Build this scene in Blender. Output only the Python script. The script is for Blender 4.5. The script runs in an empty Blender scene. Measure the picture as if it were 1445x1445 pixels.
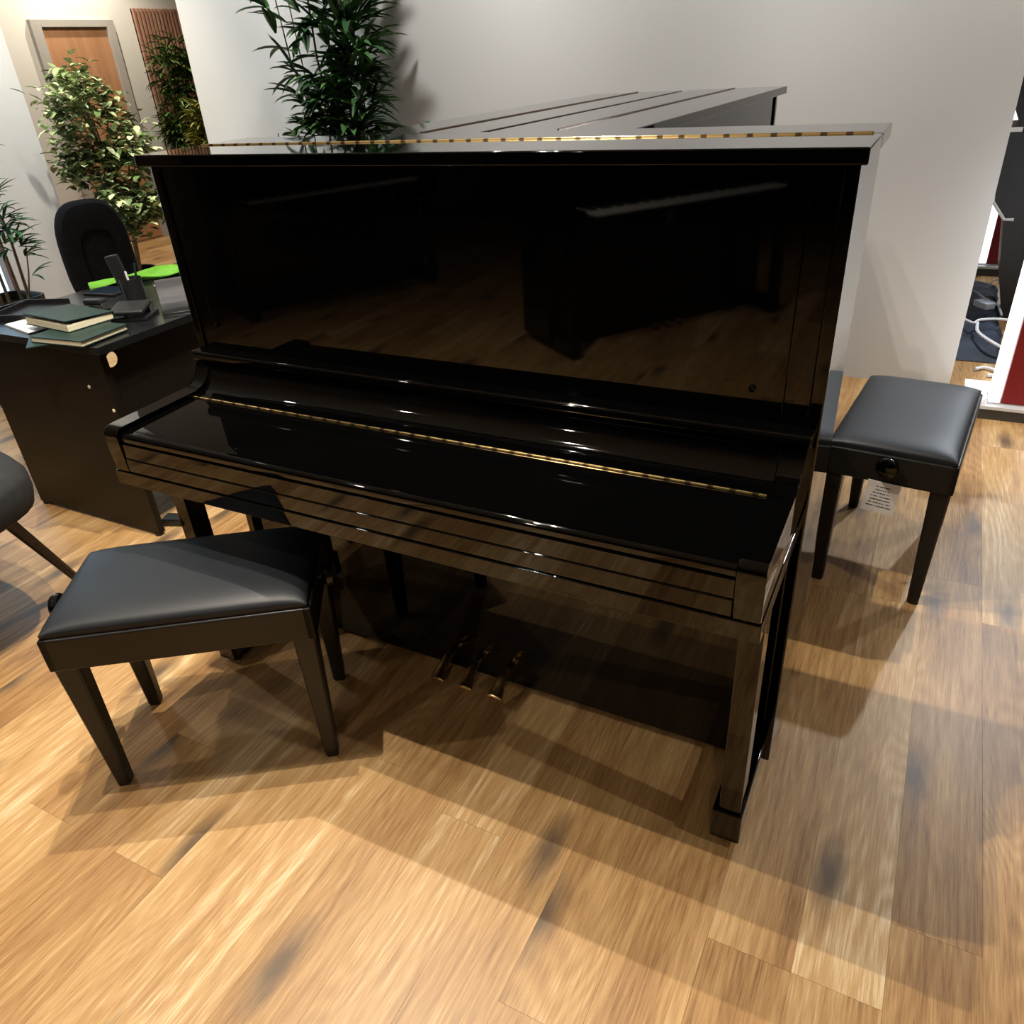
import bpy, bmesh, math, random
from mathutils import Vector, Matrix
R = math.radians
C = bpy.context.scene.collection

# ------------------------------------------------------------------ camera, world, lights, exposure
sc = bpy.context.scene
cd = bpy.data.cameras.new('camera'); cam = bpy.data.objects.new('camera', cd); C.objects.link(cam)
YAW, PIT, ROL, FPX = -0.50983, 0.53156, -0.068909, 1089.44
_f = Vector((math.sin(YAW)*math.cos(PIT), math.cos(YAW)*math.cos(PIT), -math.sin(PIT)))
_r = Vector((math.cos(YAW), -math.sin(YAW), 0)); _u = _r.cross(_f)
_r2 = math.cos(ROL)*_r + math.sin(ROL)*_u; _u2 = -math.sin(ROL)*_r + math.cos(ROL)*_u
m = Matrix((_r2, _u2, -_f)).transposed().to_4x4(); m.translation = Vector((0.86005, -1.28139, 1.44782))
cam.matrix_world = m
cd.sensor_fit = 'HORIZONTAL'; cd.sensor_width = 36.0; cd.lens = 36.0*FPX/1445.0
cd.clip_start = 0.05; cd.clip_end = 100
sc.camera = cam
sc.view_settings.view_transform = 'Standard'; sc.view_settings.look = 'None'
sc.view_settings.gamma = 1.0; sc.view_settings.exposure = 0.45
try: sc.view_settings.use_curve_mapping = False
except Exception: pass

w = bpy.data.worlds.new('world'); sc.world = w; w.use_nodes = True
w.node_tree.nodes['Background'].inputs[0].default_value = (0.8, 0.85, 1.0, 1)
w.node_tree.nodes['Background'].inputs[1].default_value = 0.12

WARM = (1.0, 0.90, 0.76); NEUT = (1.0, 0.975, 0.94); COOL = (0.86, 0.93, 1.0)
def spot(loc, target, energy, color=WARM, angle=80, blend=0.6, radius=0.03):
    d = bpy.data.lights.new('ceiling_spot', 'SPOT'); d.energy = energy; d.color = color
    d.spot_size = R(angle); d.spot_blend = blend; d.shadow_soft_size = radius
    o = bpy.data.objects.new('ceiling_spot', d); C.objects.link(o); o.location = loc
    o.rotation_euler = (Vector(target)-Vector(loc)).to_track_quat('-Z', 'Y').to_euler()
    return o
ZC = 2.98
# fixture of three spots above the bench: three bands of shadow in front of the piano
spot((-0.59, -0.60, ZC), (-0.30, -0.50, 0), 125, WARM, 116, .6, .012)
spot((-0.49, -0.19, ZC), (-0.10, -0.30, 0), 135, WARM, 116, .6, .012)
spot((-0.75, 0.30, ZC), (-0.20, -0.20, 0), 165, WARM, 116, .6, .012)
# second fixture behind the piano, and spots added to fill in light
spot((-0.60, 1.60, ZC), (0.60, 0.20, 0), 45, NEUT, 100, .5, .012)
spot((2.9, -0.4, ZC), (2.0, -0.4, 0), 75, NEUT, 100, 0.9)  # fill spot added to brighten the floor on the right
spot((-1.9, -1.6, ZC), (-1.6, -1.2, 0), 60, WARM, 90, 0.8)  # added fill for the floor at the front left
spot((-2.4, 0.2, ZC), (-2.3, 0.3, 0), 40, NEUT, 90, 0.8)
spot((-1.6, -4.2, ZC), (-1.0, -3.0, 0), 48, WARM, 110, 0.8)  # this and the next: added to light the floor mirrored in the front panel
spot((1.6, -3.6, ZC), (0.8, -2.8, 0), 50, WARM, 110, 0.8)
# wall washers and the far corridor
spot((0.95, 1.75, ZC), (0.95, 2.75, 0.8), 112, NEUT, 84, 0.8, .10)
spot((-0.5, 1.75, ZC), (-0.5, 2.75, 1.0), 112, NEUT, 84, 0.8, .10)
spot((-1.7, 1.75, ZC), (-1.7, 2.75, 1.0), 112, NEUT, 84, 0.8, .10)
spot((-2.9, 1.75, ZC), (-3.0, 2.75, 1.0), 120, NEUT, 84, 0.8, .10)
spot((-5.4, 3.6, ZC), (-6.6, 4.3, 0.9), 80, WARM, 110, 0.8)
spot((-6.2, 4.4, ZC), (-6.5, 4.6, 0.0), 90, WARM, 120, 0.8)
spot((-3.2, 1.6, ZC), (-3.9, 2.1, 1.1), 135, WARM, 80, 0.8)
spot((-3.0, 0.9, ZC), (-4.0, 1.4, 0.8), 130, COOL, 80, 0.8)
# bright demonstration room on the right
spot((1.75, 4.0, ZC), (1.2, 1.6, 0), 240, COOL, 80, 0.5, .04)
spot((2.6, 3.2, ZC), (1.6, 2.6, 0), 80, COOL, 100, 0.7)
spot((2.4, 5.6, ZC), (1.6, 5.0, 0), 120, COOL, 110, 0.7)

# ------------------------------------------------------------------ materials
MATS = {}
def mat(name, col, rough=0.5, spec=0.5, metal=0.0, emit=None, estr=0.0, **kw):
    if name in MATS: return MATS[name]
    mm = bpy.data.materials.new(name); mm.use_nodes = True
    b = mm.node_tree.nodes['Principled BSDF']
    b.inputs['Base Color'].default_value = (*col, 1); b.inputs['Roughness'].default_value = rough
    b.inputs['Specular IOR Level'].default_value = spec; b.inputs['Metallic'].default_value = metal
    if emit: b.inputs['Emission Color'].default_value = (*emit, 1); b.inputs['Emission Strength'].default_value = estr
    for k, v in kw.items(): b.inputs[k.replace('_', ' ')].default_value = v
    MATS[name] = mm; return mm
def NT(mm): return mm.node_tree, mm.node_tree.nodes, mm.node_tree.links, mm.node_tree.nodes['Principled BSDF']
def vary(mm, c0, c1, scale=(8, 8, 8), detail=4, bump=0.0, bscale=None, rough=None):
    t, n, l, b = NT(mm)
    tc = n.new('ShaderNodeTexCoord'); mp = n.new('ShaderNodeMapping'); mp.inputs['Scale'].default_value = scale
    l.new(tc.outputs['Object'], mp.inputs['Vector'])
    no = n.new('ShaderNodeTexNoise'); no.inputs['Scale'].default_value = 1.0; no.inputs['Detail'].default_value = detail
    l.new(mp.outputs[0], no.inputs['Vector'])
    r = n.new('ShaderNodeValToRGB'); r.color_ramp.elements[0].color = (*c0, 1); r.color_ramp.elements[1].color = (*c1, 1)
    r.color_ramp.elements[0].position = 0.3; r.color_ramp.elements[1].position = 0.7
    l.new(no.outputs['Fac'], r.inputs[0]); l.new(r.outputs[0], b.inputs['Base Color'])
    if bump:
        n2 = n.new('ShaderNodeTexNoise'); n2.inputs['Scale'].default_value = bscale or 200; n2.inputs['Detail'].default_value = 3
        l.new(tc.outputs['Object'], n2.inputs['Vector'])
        bp = n.new('ShaderNodeBump'); bp.inputs['Strength'].default_value = bump; bp.inputs['Distance'].default_value = 0.002
        l.new(n2.outputs['Fac'], bp.inputs['Height']); l.new(bp.outputs[0], b.inputs['Normal'])
    return mm

lacquer = vary(mat('black_polyester', (.0008, .0008, .0008), .03, .5), (.0006, .0006, .0006), (.001, .001, .0011), (3, 3, 3))
lacquer_dull = vary(mat('black_lacquer_underside', (.004, .004, .004), .25, .4), (.003, .003, .003), (.006, .006, .006), (5, 5, 5))
satin = vary(mat('black_satin_wood', (.012, .011, .011), .36, .36), (.007, .0065, .0065), (.011, .0105, .010), (3, 40, 40), 4)
leather = vary(mat('black_leatherette', (.010, .0115, .014), .47, .38), (.0085, .0102, .0135), (.012, .0145, .019), (5, 5, 5), 4, .12, 420)
gold = vary(mat('hinge_brass', (.72, .50, .20), .28, .5, 1.0), (.62, .42, .15), (.80, .58, .27), (60, 60, 60))
brass = vary(mat('pedal_brass', (.80, .58, .28), .22, .5, 1.0), (.76, .54, .25), (.84, .62, .31), (20, 20, 20))
steel = vary(mat('steel', (.6, .6, .6), .25, .5, 1.0), (.5, .5, .5), (.68, .68, .68), (30, 30, 30))
wallpaint = vary(mat('wall_paint', (.60, .60, .585), .85, .2), (.585, .585, .57), (.615, .615, .60), (1.2, 1.2, 1.2), 3, .05, 300)
warmpaint = vary(mat('warm_wall_paint', (.72, .69, .62), .85, .2), (.70, .67, .60), (.74, .71, .64), (1.2, 1.2, 1.2), 3, .05, 300)
ceilpaint = vary(mat('ceiling_paint', (.55, .55, .54), .9, .2), (.53, .53, .52), (.57, .57, .56), (1, 1, 1))
darkpaint = vary(mat('charcoal_wall_paint', (.05, .05, .052), .8, .2), (.045, .045, .047), (.055, .055, .057), (1, 1, 1))
frame_paint = vary(mat('stone_grey_gloss_paint', (.42, .39, .35), .5, .4), (.40, .37, .33), (.45, .42, .38), (4, 4, 4))
desk_black = vary(mat('black_desk_laminate', (.014, .012, .010), .42, .22), (.005, .0042, .0034), (.008, .007, .0055), (4, 60, 60))
desk_top = vary(mat('black_desk_top_laminate', (.012, .013, .014), .22, .5), (.006, .0068, .0075), (.010, .011, .012), (6, 40, 6))
fabric = vary(mat('charcoal_fabric', (.014, .014, .017), .9, .2), (.011, .011, .013), (.018, .018, .022), (40, 40, 40), 3, .4, 700)
grey_fabric = vary(mat('dark_grey_fabric', (.022, .023, .024), .85, .25), (.018, .019, .02), (.026, .027, .028), (30, 30, 30), 3, .3, 600)
plastic = vary(mat('black_plastic', (.012, .012, .013), .4, .45), (.010, .010, .011), (.014, .014, .016), (10, 10, 10))
soil = vary(mat('soil', (.03, .02, .012), .95, .1), (.015, .01, .006), (.05, .035, .02), (60, 60, 60))
red = vary(mat('dark_red_panel', (.22, .012, .016), .45, .4), (.19, .010, .013), (.25, .014, .019), (4, 4, 4))
led = mat('white_backlit_acrylic', (.9, .9, .9), .4, .4, emit=(.92, .95, 1.0), estr=1.5)
plinth = vary(mat('pale_grey_plinth', (.62, .63, .66), .3, .5), (.59, .60, .63), (.65, .66, .69), (5, 5, 5))
plinth_edge = vary(mat('dark_plinth_edge', (.05, .048, .046), .5, .4), (.045, .043, .041), (.055, .053, .05), (5, 5, 5))
cream = vary(mat('cream_paper', (.72, .66, .48), .8, .2), (.64, .58, .40), (.78, .72, .55), (2, 2, 500), 2)
green_cover = vary(mat('dark_green_cover', (.012, .045, .036), .45, .4), (.005, .020, .016), (.008, .028, .023), (20, 20, 20))
paper = vary(mat('white_paper', (.75, .77, .80), .7, .2), (.72, .74, .77), (.78, .80, .83), (10, 10, 10))
lime = vary(mat('lime_green_cloth', (.20, .58, .06), .85, .2), (.16, .50, .04), (.26, .66, .09), (14, 14, 14), 3, .3, 300)
screenmat = vary(mat('tablet_glass', (.02, .03, .05), .05, .6), (.018, .028, .045), (.022, .034, .056), (5, 5, 5))
keywhite = vary(mat('white_key', (.75, .73, .68), .25, .5), (.72, .70, .65), (.78, .76, .71), (20, 20, 20))
cablewhite = vary(mat('white_cable_plastic', (.72, .72, .72), .4, .4), (.66, .66, .66), (.78, .78, .78), (20, 20, 20))
cablegrey = vary(mat('grey_cable_plastic', (.25, .27, .30), .4, .4), (.21, .23, .26), (.29, .31, .34), (20, 20, 20))
navy = vary(mat('navy_black_padded_fabric', (.016, .021, .034), .7, .3), (.010, .013, .02), (.026, .034, .055), (6, 6, 6), 3, .3, 60)
stemgreen = vary(mat('bamboo_stem', (.10, .12, .03), .5, .4), (.06, .08, .02), (.16, .14, .05), (10, 10, 30))
bark = vary(mat('grey_brown_bark', (.14, .10, .06), .8, .2), (.09, .06, .04), (.20, .15, .10), (20, 20, 60))
canebrown = vary(mat('dry_cane', (.28, .19, .11), .6, .3), (.2, .13, .07), (.36, .26, .16), (20, 20, 20))
browntrim = vary(mat('brown_window_frame', (.14, .075, .045), .5, .4), (.11, .06, .035), (.17, .09, .055), (10, 10, 40))
acryl = mat('clear_acrylic', (.95, .97, .98), .04, .5, Transmission_Weight=1.0, IOR=1.3)
windowlit = mat('daylit_window_pane', (.3, .4, .5), .2, .5, emit=(.55, .80, 1.0), estr=1.6)

def wood_mat(name, c0, c1, sc_=(30, 30, 2)):
    return vary(mat(name, c0, .45, .35), c0, c1, sc_, 6)
doorwood = wood_mat('orange_oak_door_veneer', (.40, .19, .09), (.53, .28, .145), (14, 14, 1.2))
slatwood = wood_mat('walnut_slat', (.28, .14, .09), (.42, .23, .15), (40, 40, 3))
slatback = vary(mat('black_felt_backing', (.012, .01, .01), .95, .1), (.010, .008, .008), (.015, .012, .012), (60, 60, 60))

def leaf_mat(name, c0, c1, rough=.45):
    mm = mat(name, c0, rough, .4); t, n, l, b = NT(mm)
    at = n.new('ShaderNodeAttribute'); at.attribute_name = 'tone'
    r = n.new('ShaderNodeValToRGB'); r.color_ramp.elements[0].color = (*c0, 1); r.color_ramp.elements[1].color = (*c1, 1)
    l.new(at.outputs['Fac'], r.inputs[0]); l.new(r.outputs[0], b.inputs['Base Color'])
    return mm
leaf_dark = leaf_mat('bamboo_leaf', (.010, .042, .014), (.075, .19, .045))
leaf_fresh = leaf_mat('fresh_bamboo_leaf', (.012, .07, .03), (.07, .24, .07))
leaf_vari = leaf_mat('variegated_ficus_leaf', (.08, .14, .035), (.62, .66, .34))
leaf_wall = leaf_mat('mossy_green_leaf', (.03, .07, .015), (.12, .20, .04))
leaf_yellow = leaf_mat('yellow_green_leaf', (.10, .14, .02), (.48, .44, .09))

# oak plank floor: tone and offsets come from each plank of the mesh
def floor_mat():
    mm = mat('oak_planks', (.5, .3, .14), .42, .35); t, n, l, b = NT(mm)
    at = n.new('ShaderNodeAttribute'); at.attribute_name = 'plank'
    sp = n.new('ShaderNodeSeparateColor'); l.new(at.outputs['Color'], sp.inputs[0])
    tc = n.new('ShaderNodeTexCoord')
    cx = n.new('ShaderNodeCombineXYZ')
    for i in (1, 2):
        mu = n.new('ShaderNodeMath'); mu.operation = 'MULTIPLY'; mu.inputs[1].default_value = 37.0
        l.new(sp.outputs[i], mu.inputs[0]); l.new(mu.outputs[0], cx.inputs[i-1])
    ad = n.new('ShaderNodeVectorMath'); ad.operation = 'ADD'
    l.new(tc.outputs['Object'], ad.inputs[0]); l.new(cx.outputs[0], ad.inputs[1])
    def noise(scale, sx, sy, det, dist=0, rough=.55):
        mp = n.new('ShaderNodeMapping'); mp.inputs['Scale'].default_value = (sx, sy, 1); l.new(ad.outputs[0], mp.inputs[0])
        no = n.new('ShaderNodeTexNoise'); no.inputs['Scale'].default_value = scale; no.inputs['Detail'].default_value = det
        no.inputs['Distortion'].default_value = dist; no.inputs['Roughness'].default_value = rough
        l.new(mp.outputs[0], no.inputs['Vector']); return no.outputs['Fac'], mp
    broad, _ = noise(1.0, 9, 1.3, 3, .4)
    streak, _ = noise(1.0, 75, 2.6, 4, .3)
    fibre, _ = noise(1.0, 330, 13, 4)
    # cathedral grain: contour lines of a stretched noise
    cat, _ = noise(1.0, 4.2, .62, 2, .3, .4)
    mul = n.new('ShaderNodeMath'); mul.operation = 'MULTIPLY'; mul.inputs[1].default_value = 210; l.new(cat, mul.inputs[0])
    s0 = n.new('ShaderNodeMath'); s0.operation = 'SINE'; l.new(mul.outputs[0], s0.inputs[0])
    s1 = n.new('ShaderNodeMath'); s1.operation = 'MULTIPLY'; l.new(s0.outputs[0], s1.inputs[0]); l.new(broad, s1.inputs[1])
    si = s1
    # knots
    mp = n.new('ShaderNodeMapping'); mp.inputs['Scale'].default_value = (5.0, 1.7, 1); l.new(ad.outputs[0], mp.inputs[0])
    wob = n.new('ShaderNodeTexNoise'); wob.inputs['Scale'].default_value = 9; l.new(mp.outputs[0], wob.inputs['Vector'])
    mx = n.new('ShaderNodeMix'); mx.data_type = 'VECTOR'; mx.inputs[0].default_value = .10
    l.new(mp.outputs[0], mx.inputs[4]); l.new(wob.outputs['Color'], mx.inputs[5])
    vo = n.new('ShaderNodeTexVoronoi'); vo.voronoi_dimensions = '2D'; vo.inputs['Scale'].default_value = 1.0; vo.inputs['Randomness'].default_value = 1.0
    l.new(mx.outputs[1], vo.inputs['Vector'])
    kr = n.new('ShaderNodeMapRange'); kr.inputs[1].default_value = .04; kr.inputs[2].default_value = .19
    kr.inputs[3].default_value = 1; kr.inputs[4].default_value = 0; l.new(vo.outputs['Distance'], kr.inputs[0])
    # only some cells carry a knot
    sk = n.new('ShaderNodeSeparateColor'); l.new(vo.outputs['Color'], sk.inputs[0])
    gt = n.new('ShaderNodeMath'); gt.operation = 'GREATER_THAN'; gt.inputs[1].default_value = .58; l.new(sk.outputs[0], gt.inputs[0])
    km = n.new('ShaderNodeMath'); km.operation = 'MULTIPLY'; l.new(kr.outputs[0], km.inputs[0]); l.new(gt.outputs[0], km.inputs[1])
    # pale sapwood bands in some planks, pores
    sap, _ = noise(1.0, 11, .22, 1, 0)
    sr = n.new('ShaderNodeMapRange'); sr.inputs[1].default_value = .63; sr.inputs[2].default_value = .72; l.new(sap, sr.inputs[0])
    pore, _ = noise(1.0, 520, 22, 2)
    pr = n.new('ShaderNodeMapRange'); pr.inputs[1].default_value = .60; pr.inputs[2].default_value = .72; l.new(pore, pr.inputs[0])
    def mad(a, k, c):
        q = n.new('ShaderNodeMath'); q.operation = 'MULTIPLY_ADD'; l.new(a, q.inputs[0]); q.inputs[1].default_value = k
        if isinstance(c, float): q.inputs[2].default_value = c
        else: l.new(c, q.inputs[2])
        return q.outputs[0]
    v = mad(sp.outputs[0], .36, -.68)
    v = mad(broad, .80, v)
    v = mad(streak, .62, v)
    v = mad(fibre, .74, v)
    v = mad(si.outputs[0], .095, v)
    v = mad(sr.outputs[0], .22, v)
    v = mad(pr.outputs[0], -.14, v)
    r = n.new('ShaderNodeValToRGB'); e = r.color_ramp.elements
    e[0].position = 0.0; e[0].color = (.085, .042, .018, 1)
    e[1].position = 1.0; e[1].color = (.68, .51, .31, 1)
    for p_, c_ in ((.25, (.20, .100, .035)), (.45, (.32, .175, .066)), (.62, (.41, .240, .096)), (.8, (.51, .325, .145))):
        k = e.new(p_); k.color = (*c_, 1)
    l.new(v, r.inputs[0])
    kx = n.new('ShaderNodeMix'); kx.data_type = 'RGBA'; kx.inputs[7].default_value = (.085, .058, .038, 1)
    kf = n.new('ShaderNodeMath'); kf.operation = 'MULTIPLY'; kf.inputs[1].default_value = .85; l.new(km.outputs[0], kf.inputs[0])
    l.new(kf.outputs[0], kx.inputs[0]); l.new(r.outputs[0], kx.inputs[6]); l.new(kx.outputs[2], b.inputs['Base Color'])
    bp = n.new('ShaderNodeBump'); bp.inputs['Strength'].default_value = .12; bp.inputs['Distance'].default_value = .001
    l.new(fibre, bp.inputs['Height']); l.new(bp.outputs[0], b.inputs['Normal'])
    return mm

def hinge_mat():
    mm = mat('piano_hinge_brass', (.72, .5, .2), .25, .5, 1.0); t, n, l, b = NT(mm)
    tc = n.new('ShaderNodeTexCoord'); wv = n.new('ShaderNodeTexWave'); wv.inputs['Scale'].default_value = 8.0
    l.new(tc.outputs['Object'], wv.inputs['Vector'])
    r = n.new('ShaderNodeValToRGB'); r.color_ramp.elements[0].position = .1; r.color_ramp.elements[1].position = .25
    r.color_ramp.elements[0].color = (.16, .11, .05, 1); r.color_ramp.elements[1].color = (.80, .58, .25, 1)
    l.new(wv.outputs['Fac'], r.inputs[0]); l.new(r.outputs[0], b.inputs['Base Color'])
    return mm
hingebrass = hinge_mat()
bronze = vary(mat('dark_bronze_hinge', (.12, .085, .06), .4, .5, 1.0), (.10, .07, .05), (.15, .11, .08), (30, 30, 30))

def tag_mat():
    mm = mat('printed_white_label', (.8, .78, .75), .6, .3); t, n, l, b = NT(mm)
    tc = n.new('ShaderNodeTexCoord'); sp = n.new('ShaderNodeSeparateXYZ'); l.new(tc.outputs['Object'], sp.inputs[0])
    def M(op, a, bb=None, c=None):
        q = n.new('ShaderNodeMath'); q.operation = op
        for i, x in enumerate((a, bb, c)):
            if x is None: continue
            if isinstance(x, (int, float)): q.inputs[i].default_value = x
            else: l.new(x, q.inputs[i])
        return q.outputs[0]
    ln = M('FRACT', M('MULTIPLY', sp.outputs[2], 95.0))
    row = M('FLOOR', M('MULTIPLY', sp.outputs[2], 95.0))
    band = M('LESS_THAN', M('ABSOLUTE', M('SUBTRACT', ln, .5)), .2)
    wn = n.new('ShaderNodeTexWhiteNoise'); wn.noise_dimensions = '1D'; l.new(row, wn.inputs['W'])
    half = M('MULTIPLY_ADD', wn.outputs['Value'], .016, .018)
    inside = M('LESS_THAN', M('ABSOLUTE', sp.outputs[0]), half)
    mp = n.new('ShaderNodeMapping'); mp.inputs['Scale'].default_value = (420, 1, 95); l.new(tc.outputs['Object'], mp.inputs[0])
    no = n.new('ShaderNodeTexNoise'); no.inputs['Scale'].default_value = 1; l.new(mp.outputs[0], no.inputs['Vector'])
    gap = M('GREATER_THAN', no.outputs['Fac'], .42)
    top = M('LESS_THAN', M('ABSOLUTE', M('ADD', sp.outputs[2], .048)), .036)
    f = M('MULTIPLY', M('MULTIPLY', M('MULTIPLY', band, inside), gap), top)
    mx = n.new('ShaderNodeMix'); mx.data_type = 'RGBA'; mx.inputs[6].default_value = (.78, .76, .74, 1); mx.inputs[7].default_value = (.12, .12, .13, 1)
    l.new(f, mx.inputs[0]); l.new(mx.outputs[2], b.inputs['Base Color'])
    return mm
tagmat = tag_mat()

# ------------------------------------------------------------------ mesh helpers
def finish(bm, name, m_, parent=None, smooth=True, loc=None):
    bmesh.ops.recalc_face_normals(bm, faces=bm.faces)
    me = bpy.data.meshes.new(name); bm.to_mesh(me); bm.free()
    if isinstance(m_, (list, tuple)):
        for q in m_: me.materials.append(q)
    else: me.materials.append(m_)
    if smooth:
        for p in me.polygons: p.use_smooth = True
        me.set_sharp_from_angle(angle=R(38))
    o = bpy.data.objects.new(name, me); C.objects.link(o)
    if smooth and name != 'foliage':
        wn = o.modifiers.new('weighted_normals', 'WEIGHTED_NORMAL'); wn.mode = 'FACE_AREA'; wn.weight = 100; wn.keep_sharp = True
    if parent: o.parent = parent
    if loc: o.location = loc
    return o
def box(bm, x0, x1, y0, y1, z0, z1, bev=0.0, seg=2, M=None):
    ret = bmesh.ops.create_cube(bm, size=1.0); vs = ret['verts']
    for v in vs: v.co = Vector(((x0+x1)/2+v.co.x*(x1-x0), (y0+y1)/2+v.co.y*(y1-y0), (z0+z1)/2+v.co.z*(z1-z0)))
    if bev > 0:
        es = list({e for v in vs for e in v.link_edges})
        rr = bmesh.ops.bevel(bm, geom=es, offset=bev, segments=seg, affect='EDGES', profile=.5)
        vs = list({v for f in rr['faces'] for v in f.verts} | {v for v in vs if v.is_valid})
    if M is not None:
        for v in vs: v.co = M @ v.co
    return vs
def prism(bm, prof, x0, x1, bev=0.0):
    """profile of (y,z) points pushed along x"""
    a = [bm.verts.new((x0, y, z)) for y, z in prof]; b = [bm.verts.new((x1, y, z)) for y, z in prof]
    n = len(prof)
    f0 = bm.faces.new(a); f1 = bm.faces.new(b[::-1])
    for i in range(n): bm.faces.new((a[i], b[i], b[(i+1) % n], a[(i+1) % n]))
    if bev:
        es = [e for f in (f0, f1) for e in f.edges]
        bmesh.ops.bevel(bm, geom=es, offset=bev, segments=2, affect='EDGES', profile=.5)
def tube(bm, pts, rad, seg=8, cap=True):
    pts = [Vector(p) for p in pts]; rings = []
    for i, p in enumerate(pts):
        d = (pts[min(i+1, len(pts)-1)]-pts[max(i-1, 0)]).normalized()
        a = d.orthogonal().normalized() if i == 0 else (la-d*la.dot(d)).normalized()
        la = a; b = d.cross(a); r = rad[i] if isinstance(rad, (list, tuple)) else rad
        rings.append([bm.verts.new(p+(a*math.cos(t)+b*math.sin(t))*r) for t in [2*math.pi*k/seg for k in range(seg)]])
    for i in range(len(rings)-1):
        for k in range(seg): bm.faces.new((rings[i][k], rings[i][(k+1) % seg], rings[i+1][(k+1) % seg], rings[i+1][k]))
    if cap: bm.faces.new(rings[0][::-1]); bm.faces.new(rings[-1])
def lathe(bm, prof, seg=24, M=None):
    """(r,z) profile about z; the ends close at r=0"""
    rings = []
    for r, z in prof:
        if r < 1e-6: rings.append([bm.verts.new((0, 0, z))])
        else: rings.append([bm.verts.new((r*math.cos(2*math.pi*k/seg), r*math.sin(2*math.pi*k/seg), z)) for k in range(seg)])
    for a, b in zip(rings, rings[1:]):
        for k in range(seg):
            k2 = (k+1) % seg
            q = [a[k % len(a)], a[k2 % len(a)], b[k2 % len(b)], b[k % len(b)]]
            q = [v for i, v in enumerate(q) if v not in q[:i]]
            if len(q) > 2: bm.faces.new(q)
    if M is not None:
        for rg in rings:
            for v in rg: v.co = M @ v.co
def loft(bm, secs, cap=True):
    rs = [[bm.verts.new(p) for p in s] for s in secs]; n = len(rs[0])
    for a, b in zip(rs, rs[1:]):
        for k in range(n): bm.faces.new((a[k], a[(k+1) % n], b[(k+1) % n], b[k]))
    if cap: bm.faces.new(rs[0][::-1]); bm.faces.new(rs[-1])
def superell(a, b, n, cnt, z, cx=0, cy=0):
    out = []
    for k in range(cnt):
        t = 2*math.pi*k/cnt; c, s = math.cos(t), math.sin(t)
        out.append((cx+a*math.copysign(abs(c)**(2/n), c), cy+b*math.copysign(abs(s)**(2/n), s), z))
    return out
def one(name, m_, fn, parent=None, **k):
    bm = bmesh.new(); fn(bm); return finish(bm, name, m_, parent, **k)
def bx(name, m_, parent, *a, bev=.002, seg=2, M=None):
    return one(name, m_, lambda bm: box(bm, *a, bev=bev, seg=seg, M=M), parent)
def thing(name, label, cat, loc=(0, 0, 0), rz=0, group=None):
    o = bpy.data.objects.new(name, None); C.objects.link(o); o.location = loc; o.rotation_euler = (0, 0, rz)
    o.empty_display_size = .1; return tag(o, label, cat, group)
def tag(o, label, cat, group=None):
    o['label'] = label; o['category'] = cat
    if group: o['group'] = group
    return o
def struct(o): o['kind'] = 'structure'; return o
def dup(root, label, loc, rz, group=None):
    def cp(o, par):
        c = o.copy(); C.objects.link(c); c.parent = par
        for ch in o.children: cp(ch, c)
        return c
    r = cp(root, None); r.location = loc; r.rotation_euler = (0, 0, rz); r['label'] = label
    if group: r['group'] = group
    return r

# ------------------------------------------------------------------ room shell
random.seed(11)
def build_floor():
    bm = bmesh.new(); col = bm.loops.layers.float_color.new('plank')
    W, L = .1515, 1.22; ends = {0: -.371, 4: -.40, 5: -.40, 6: -.227, 3: -.95, 2: .55, 1: .25, -1: .12}
    tones = {(0, 0): .92, (5, 0): .78, (4, 0): .30, (3, 1): .42, (2, 0): .55, (1, 0): .52, (6, 1): .33, (6, 0): .45, (-1, 0): .55, (-2, 0): .62}
    for c in range(-60, 30):
        x0 = .118+c*W; e0 = ends.get(c, random.uniform(0, L))
        k0 = math.floor((-7.5-e0)/L); k1 = math.ceil((8-e0)/L)
        for k in range(k0, k1):
            y0 = e0+k*L; y1 = y0+L
            t = tones.get((c, k+1), random.betavariate(1.3, 1.3)); ox, oy = random.random(), random.random()
            g = .00022
            vs = [bm.verts.new(p) for p in ((x0+g, y0+g, 0), (x0+W-g, y0+g, 0), (x0+W-g, y1-g, 0), (x0+g, y1-g, 0))]
            f = bm.faces.new(vs)
            for lp in f.loops: lp[col] = (t, ox, oy, 1)
            # thin dark joint: the plank edge dips below the face
            lo = [bm.verts.new((v.co.x, v.co.y, -.002)) for v in vs]
            for i in range(4):
                q = bm.faces.new((vs[i], lo[i], lo[(i+1) % 4], vs[(i+1) % 4]))
                for lp in q.loops: lp[col] = (-.4, ox, oy, 1)
    x0, x1 = .118-60*W, .118+30*W
    f = bm.faces.new([bm.verts.new(p) for p in ((x0, -9, -.002), (x1, -9, -.002), (x1, 9.5, -.002), (x0, 9.5, -.002))])
    for lp in f.loops: lp[col] = (-.6, 0, 0, 1)
    return struct(finish(bm, 'floor', floor_mat(), smooth=False))
build_floor()
def wall(name, m_, *a): return struct(bx(name, m_, None, *a, bev=0))
XR = 4.6
wall('ceiling', ceilpaint, -8.8, XR, -7.5, 8.2, 3.0, 3.1)
wall('wall_back', wallpaint, -3.35, 1.045, 2.64, 2.82, 0, 3.0)
wall('wall_left', warmpaint, -6.72, -6.6, .4, 8.2, 0, 3.0)
wall('wall_far', wallpaint, -6.6, XR, 8.0, 8.2, 0, 3.0)
wall('wall_right', wallpaint, XR, XR+.12, -7.5, 8.2, 0, 3.0)
wall('wall_front', darkpaint, -8.8, XR, -7.5, -7.35, 0, 3.0)
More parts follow.
